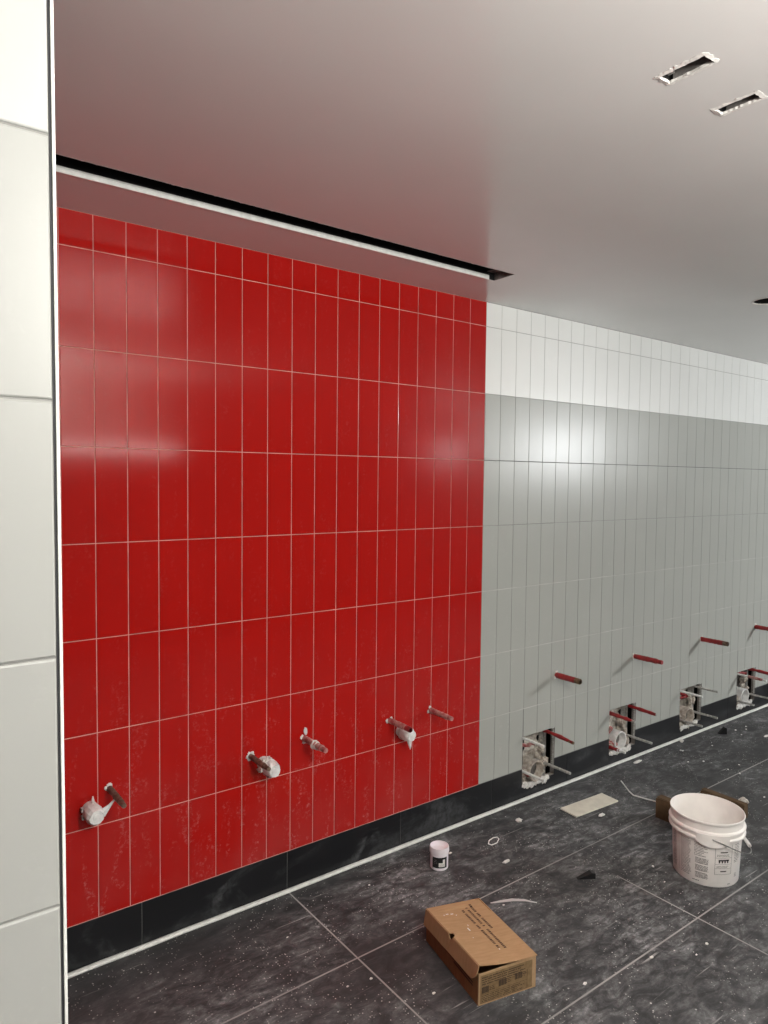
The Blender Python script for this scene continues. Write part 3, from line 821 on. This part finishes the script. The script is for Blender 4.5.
for (a0, z0, a1, z1) in ((15, .060, 15.6, .190), (45.4, .060, 46, .190), (15, .060, 46, .0612), (15, .086, 46, .087), (15, .133, 46, .134), (15, .105, 46, .106), (-50, .03, -49.6, .195)):
    n_ = max(1, int((a1-a0)/3))
    for q in range(n_): mb.quad(bf(a0+(a1-a0)*q/n_, z0), bf(a0+(a1-a0)*(q+1)/n_, z0), bf(a0+(a1-a0)*(q+1)/n_, z1), bf(a0+(a1-a0)*q/n_, z1))
mb.build('side_printing', 'grey_ink', bk)
# notched trowel pictogram and two small bars
def bq(a0, z0, a1, z1): bl.quad(bf(a0, z0), bf(a1, z0), bf(a1, z1), bf(a0, z1))
for q in range(8): bq(21+q*2.4, .1195, 21+(q+1)*2.4, .126)
for q in range(4): bq(21.5+q*5, .111, 24+q*5, .1195)
bl.build('trowel_pictogram', 'ink', bk)
bl = MB()
for q in range(5): bq(24+q*2.6, .156, 24+(q+1)*2.6, .1605)
bl.build('printed_bar', 'ink', bk)
bl = MB()
for q in range(5): bq(25+q*2.2, .072, 25+(q+1)*2.2, .0765)
bl.build('printed_bar', 'ink', bk)

# ------------------------------------------------------------------ small jar
jar = thing('plastic_jar', 'small open white plastic jar with a black label beside the red wall', 'jar', (1.502, -.240, 0)); jar.scale = (1.08, 1.08, 1.08)
mb = MB(); mb.lathe([(0, .001), (.034, .001), (.037, .004), (.0375, .064), (.0395, .066), (.0405, .072), (.0400, .086), (.0385, .092), (.0365, .092), (.0355, .086), (.0345, .075), (0, .073)], 40)
mb.build('jar_body', 'jar_plastic', jar, smooth=True)
def jf(azd, z, e=.0005):
    a = math.radians(214+azd); r_ = .0374 + e
    return (r_*math.cos(a), r_*math.sin(a), z)
mb = MB(); n = 20
for q in range(n):
    a0, a1 = -32 + 100*q/n, -32 + 100*(q+1)/n; mb.quad(jf(a0, .014), jf(a1, .014), jf(a1, .058), jf(a0, .058))
jl = mb.build('jar_label', 'black_plastic', jar)
mb = MB()
for q in range(8):
    a0, a1 = 12 + 40*q/8, 12 + 40*(q+1)/8; zt = .036 + (.014 if q > 4 else 0); mb.quad(jf(a0, .020, .0009), jf(a1, .020, .0009), jf(a1, zt, .0009), jf(a0, zt, .0009))
pt = mb.build('label_patch', 'silver', jl)
mb = MB(); rng = random.Random(2); dashes(mb, lambda a, z: jf(a, z, .0013), 16, 50, .032, .022, 2, rng, .5, 2.4, .6, .8, .1); mb.build('patch_printing', 'grey_ink', jl)
mb = MB(); dashes(mb, lambda a, z: jf(a, z, .0009), -20, 8, .050, .030, 3, rng, .4, 3, .8, .8, .2); mb.build('label_printing', 'grey_ink', jl)

# ------------------------------------------------------------------ loose tile, wedge, wires and scraps
mb = MB(); mb.box((-.166, -.055, .0), (.166, .055, .008))
o = mb.build('loose_tile', 'cream_tile', bevel=.0015); o.location = (2.548, -.262, .0004); o.rotation_euler = (0, 0, math.radians(-3.0))
tag(o, 'cream rectangular spare tile lying flat on the dark floor near the first opening', 'tile')

def wedge(name, x, y, rz, L, hgt, wid, label, group=None):
    mb = MB(); mb.add([(0, -wid*.25, 0), (0, wid*.25, 0), (L, wid/2, 0), (L, -wid/2, 0), (L*.8, -wid/2, hgt), (L*.8, wid/2, hgt), (L, wid/2, hgt*.92), (L, -wid/2, hgt*.92)],
                      [(0, 1, 2, 3), (0, 3, 7, 4), (1, 5, 6, 2), (0, 4, 5, 1), (4, 7, 6, 5), (3, 2, 6, 7)])
    o = mb.build(name, 'black_plastic', bevel=.0008); o.location = (x, y, .0004); o.rotation_euler = (0, 0, rz)
    return tag(o, label, 'wedge', group)
wedge('levelling_wedge', 1.925, -.662, math.radians(-28), .080, .026, .030, 'black plastic wedge alone on the dark floor, between box and bucket', None)
wedge('levelling_wedge', 4.17, -.105, math.radians(-35), .055, .045, .03, 'black plastic wedge by the white floor strip near the third opening', None)

def wire_obj(name, pts, rad, mat, label, cat, loc):
    mb = MB(); mb.tube([Vector(p) - Vector(loc) for p in pts], rad, 8); o = mb.build(name, mat, smooth=True); o.location = loc
    return tag(o, label, cat)
wire_obj('bent_strip', [(2.919, -.199, .018), (2.862, -.290, .006), (2.840, -.332, .0045), (2.846, -.350, .0045), (2.858, -.40, .0045), (2.886, -.480, .0045)], .0035, 'trim_white', 'thin bent white strip on the floor left of the bucket', 'strip', (2.86, -.33, 0))
wire_obj('cable_tie', [(1.845, -.205, .003), (1.870, -.185, .003), (1.905, -.178, .003), (1.925, -.185, .003), (1.918, -.203, .003), (1.885, -.222, .003), (1.850, -.222, .003), (1.845, -.205, .003)], .0024, 'trim_white', 'small white loop of cable tie on the floor between jar and loose tile', 'cable tie', (1.88, -.20, 0)).location = (1.856, -.226, 0)
mb = MB(); P_ = [Vector(p) for p in ((1.490, -.570, .0015), (1.53, -.590, .004), (1.575, -.612, .005), (1.615, -.642, .004), (1.645, -.680, .0015))]
vs = []; wds = [.002, .007, .009, .007, .002]
for p, w_ in zip(P_, wds): nrm = Vector((.45, .9, 0)).normalized()*w_; vs += [p-nrm, p+nrm]
mb.add(vs, [(i*2, i*2+2, i*2+3, i*2+1) for i in range(4)]); mb.v = [tuple(Vector(q)-Vector((1.57, -.61, 0))) for q in mb.v]
o = mb.build('plastic_strip', 'film', solid=.0012); o.location = (1.57, -.61, .001); tag(o, 'pale curved plastic sliver on the floor behind the cardboard box', 'strip')

def scrap(name, x, y, r, label, seed, mat='plaster', cat='scrap', group=None):
    mb = MB(); mb.blob((0, 0, 0), r, seed, .22); zmin = min(v_[2] for v_ in mb.v)
    o = mb.build(name, mat); o.location = (x, y, -zmin + .0003); return tag(o, label, cat, group)
scrap('plaster_lump', 2.106, -.165, (.017, .017, .008), 'round white plaster dab on the floor below the red and grey joint', 1)
scrap('plaster_lump', 3.235, -.735, (.030, .026, .016), 'grey plaster lump behind the bucket rim', 2, 'mortar')
scrap('plaster_lump', 2.50, -.372, (.022, .010, .006), 'small white scrap just in front of the loose cream tile', 3)
scrap('plaster_lump', 3.27, -.075, (.040, .012, .007), 'long white scrap beside the floor strip under the second opening', 4)
scrap('plaster_lump', 1.772, -.392, (.022, .008, .005), 'small white chip on the floor right of the jar', 5)
scrap('plaster_lump', 3.81, -.048, (.016, .012, .010), 'small white dab against the floor strip under the third opening', 6)
scrap('plaster_lump', 4.39, -.33, (.035, .012, .005), 'flat white flake far out on the floor at the right', 7)
rng = random.Random(77); k = 0
while k < 46:
    x = rng.uniform(.35, 4.6); y = -rng.uniform(.08, 1.25)
    if (1.0 < x < 1.36 and -1.02 < y < -.5) or (Vector((x, y, 0))-BC).length < .22 or (2.3 < x < 3.4 and -.75 < y < -.1) or (1.45 < x < 1.6 and y > -.32): continue
    s_ = rng.uniform(.0025, .006)
    scrap('plaster_crumb', x, y, (s_*rng.uniform(.8, 1.8), s_, s_*.6), 'tiny white plaster crumb scattered on the dark floor', 100+k, 'plaster', 'crumb', 'plaster crumbs on the floor'); k += 1

# brown cardboard pieces behind the bucket
def card_piece(label, x, y, rz, L, T, Hh, seed):
    t = thing('cardboard_offcut', label, 'cardboard', (x, y, 0), rz=rz)
    r = random.Random(seed); mb = MB(); n = 8; vs = []
    for i in range(n+1):
        u = L*i/n; hh = Hh*(1 - .03*r.random()) - (.006 if i in (0,) else 0)
        vs += [(u, 0, .0005), (u, T, .0005), (u, T, hh), (u, 0, hh)]
    fs = []
    for i in range(n):
        for k in range(4):
            k2 = (k+1) % 4; fs.append((i*4+k, (i+1)*4+k, (i+1)*4+k2, i*4+k2))
    fs += [(0, 1, 2, 3), (n*4+3, n*4+2, n*4+1, n*4)]
    mb.add(vs, fs); mb.build('folded_panel', 'card_dark', t)
    mb = MB(); mb.box((.002, .004, Hh-.001), (L-.004, T-.003, Hh+.0015)); mb.build('top_flap', 'card_dark', t)
    return t
card_piece('brown cardboard block standing left behind the white bucket', 2.719, -.541, math.radians(-90), .15, .05, .105, 1)
card_piece('brown cardboard strip standing on the far side of the white bucket', 3.065, -.590, math.radians(-91), .235, .04, .074, 2)

# ------------------------------------------------------------------ lights
def area(name, loc, target, sx, sy, energy, col=(1, .97, .92), spread=180):
    l = bpy.data.lights.new(name, 'AREA'); l.shape = 'RECTANGLE'; l.size = sx; l.size_y = sy; l.energy = energy; l.color = col
    l.spread = math.radians(spread)
    o = bpy.data.objects.new(name, l); COL.objects.link(o); o.location = loc
    d_ = Vector(target) - Vector(loc); o.rotation_euler = d_.to_track_quat('-Z', 'Y').to_euler(); return o
def point(name, loc, r, energy, col=(1, .97, .92)):
    l = bpy.data.lights.new(name, 'POINT'); l.shadow_soft_size = r; l.energy = energy; l.color = col
    o = bpy.data.objects.new(name, l); COL.objects.link(o); o.location = loc; return o
point('work_light', (.32, -2.95, 2.30), .08, 125)
point('work_light', (6.85, -3.55, 2.12), .12, 350, (.96, .98, 1))
area('ceiling_fill', (1.0, -3.5, 1.95), (1.0, -3.4, 3), 1.4, .6, 88)  # added upward fill that brightens the ceiling, not a fixture of the room

wd = bpy.data.worlds.new('world'); scn.world = wd; wd.use_nodes = True
wd.node_tree.nodes['Background'].inputs[0].default_value = (.5, .5, .5, 1); wd.node_tree.nodes['Background'].inputs[1].default_value = .05

# ------------------------------------------------------------------ camera
cam = bpy.data.cameras.new('camera'); cam.sensor_fit = 'HORIZONTAL'; cam.sensor_width = 36; cam.lens = 33.2912
cam.clip_start = .05
co = bpy.data.objects.new('camera', cam); COL.objects.link(co); scn.camera = co
rr = Vector((0.798485207829937, -0.6019220747751228, 0.010544608821270292)); up = Vector((0.020125042079781108, 0.044194619126903374, 0.9988202132123253)); fw = Vector((0.6016779500347916, 0.7973309548353427, -0.04740245672210885))
mt = Matrix((( rr.x, up.x, -fw.x, -.5681689), (rr.y, up.y, -fw.y, -2.5478476), (rr.z, up.z, -fw.z, 1.7283473), (0, 0, 0, 1)))
co.matrix_world = mt
scn.view_settings.view_transform = 'Standard'; scn.view_settings.look = 'None'; scn.view_settings.exposure = 0.0
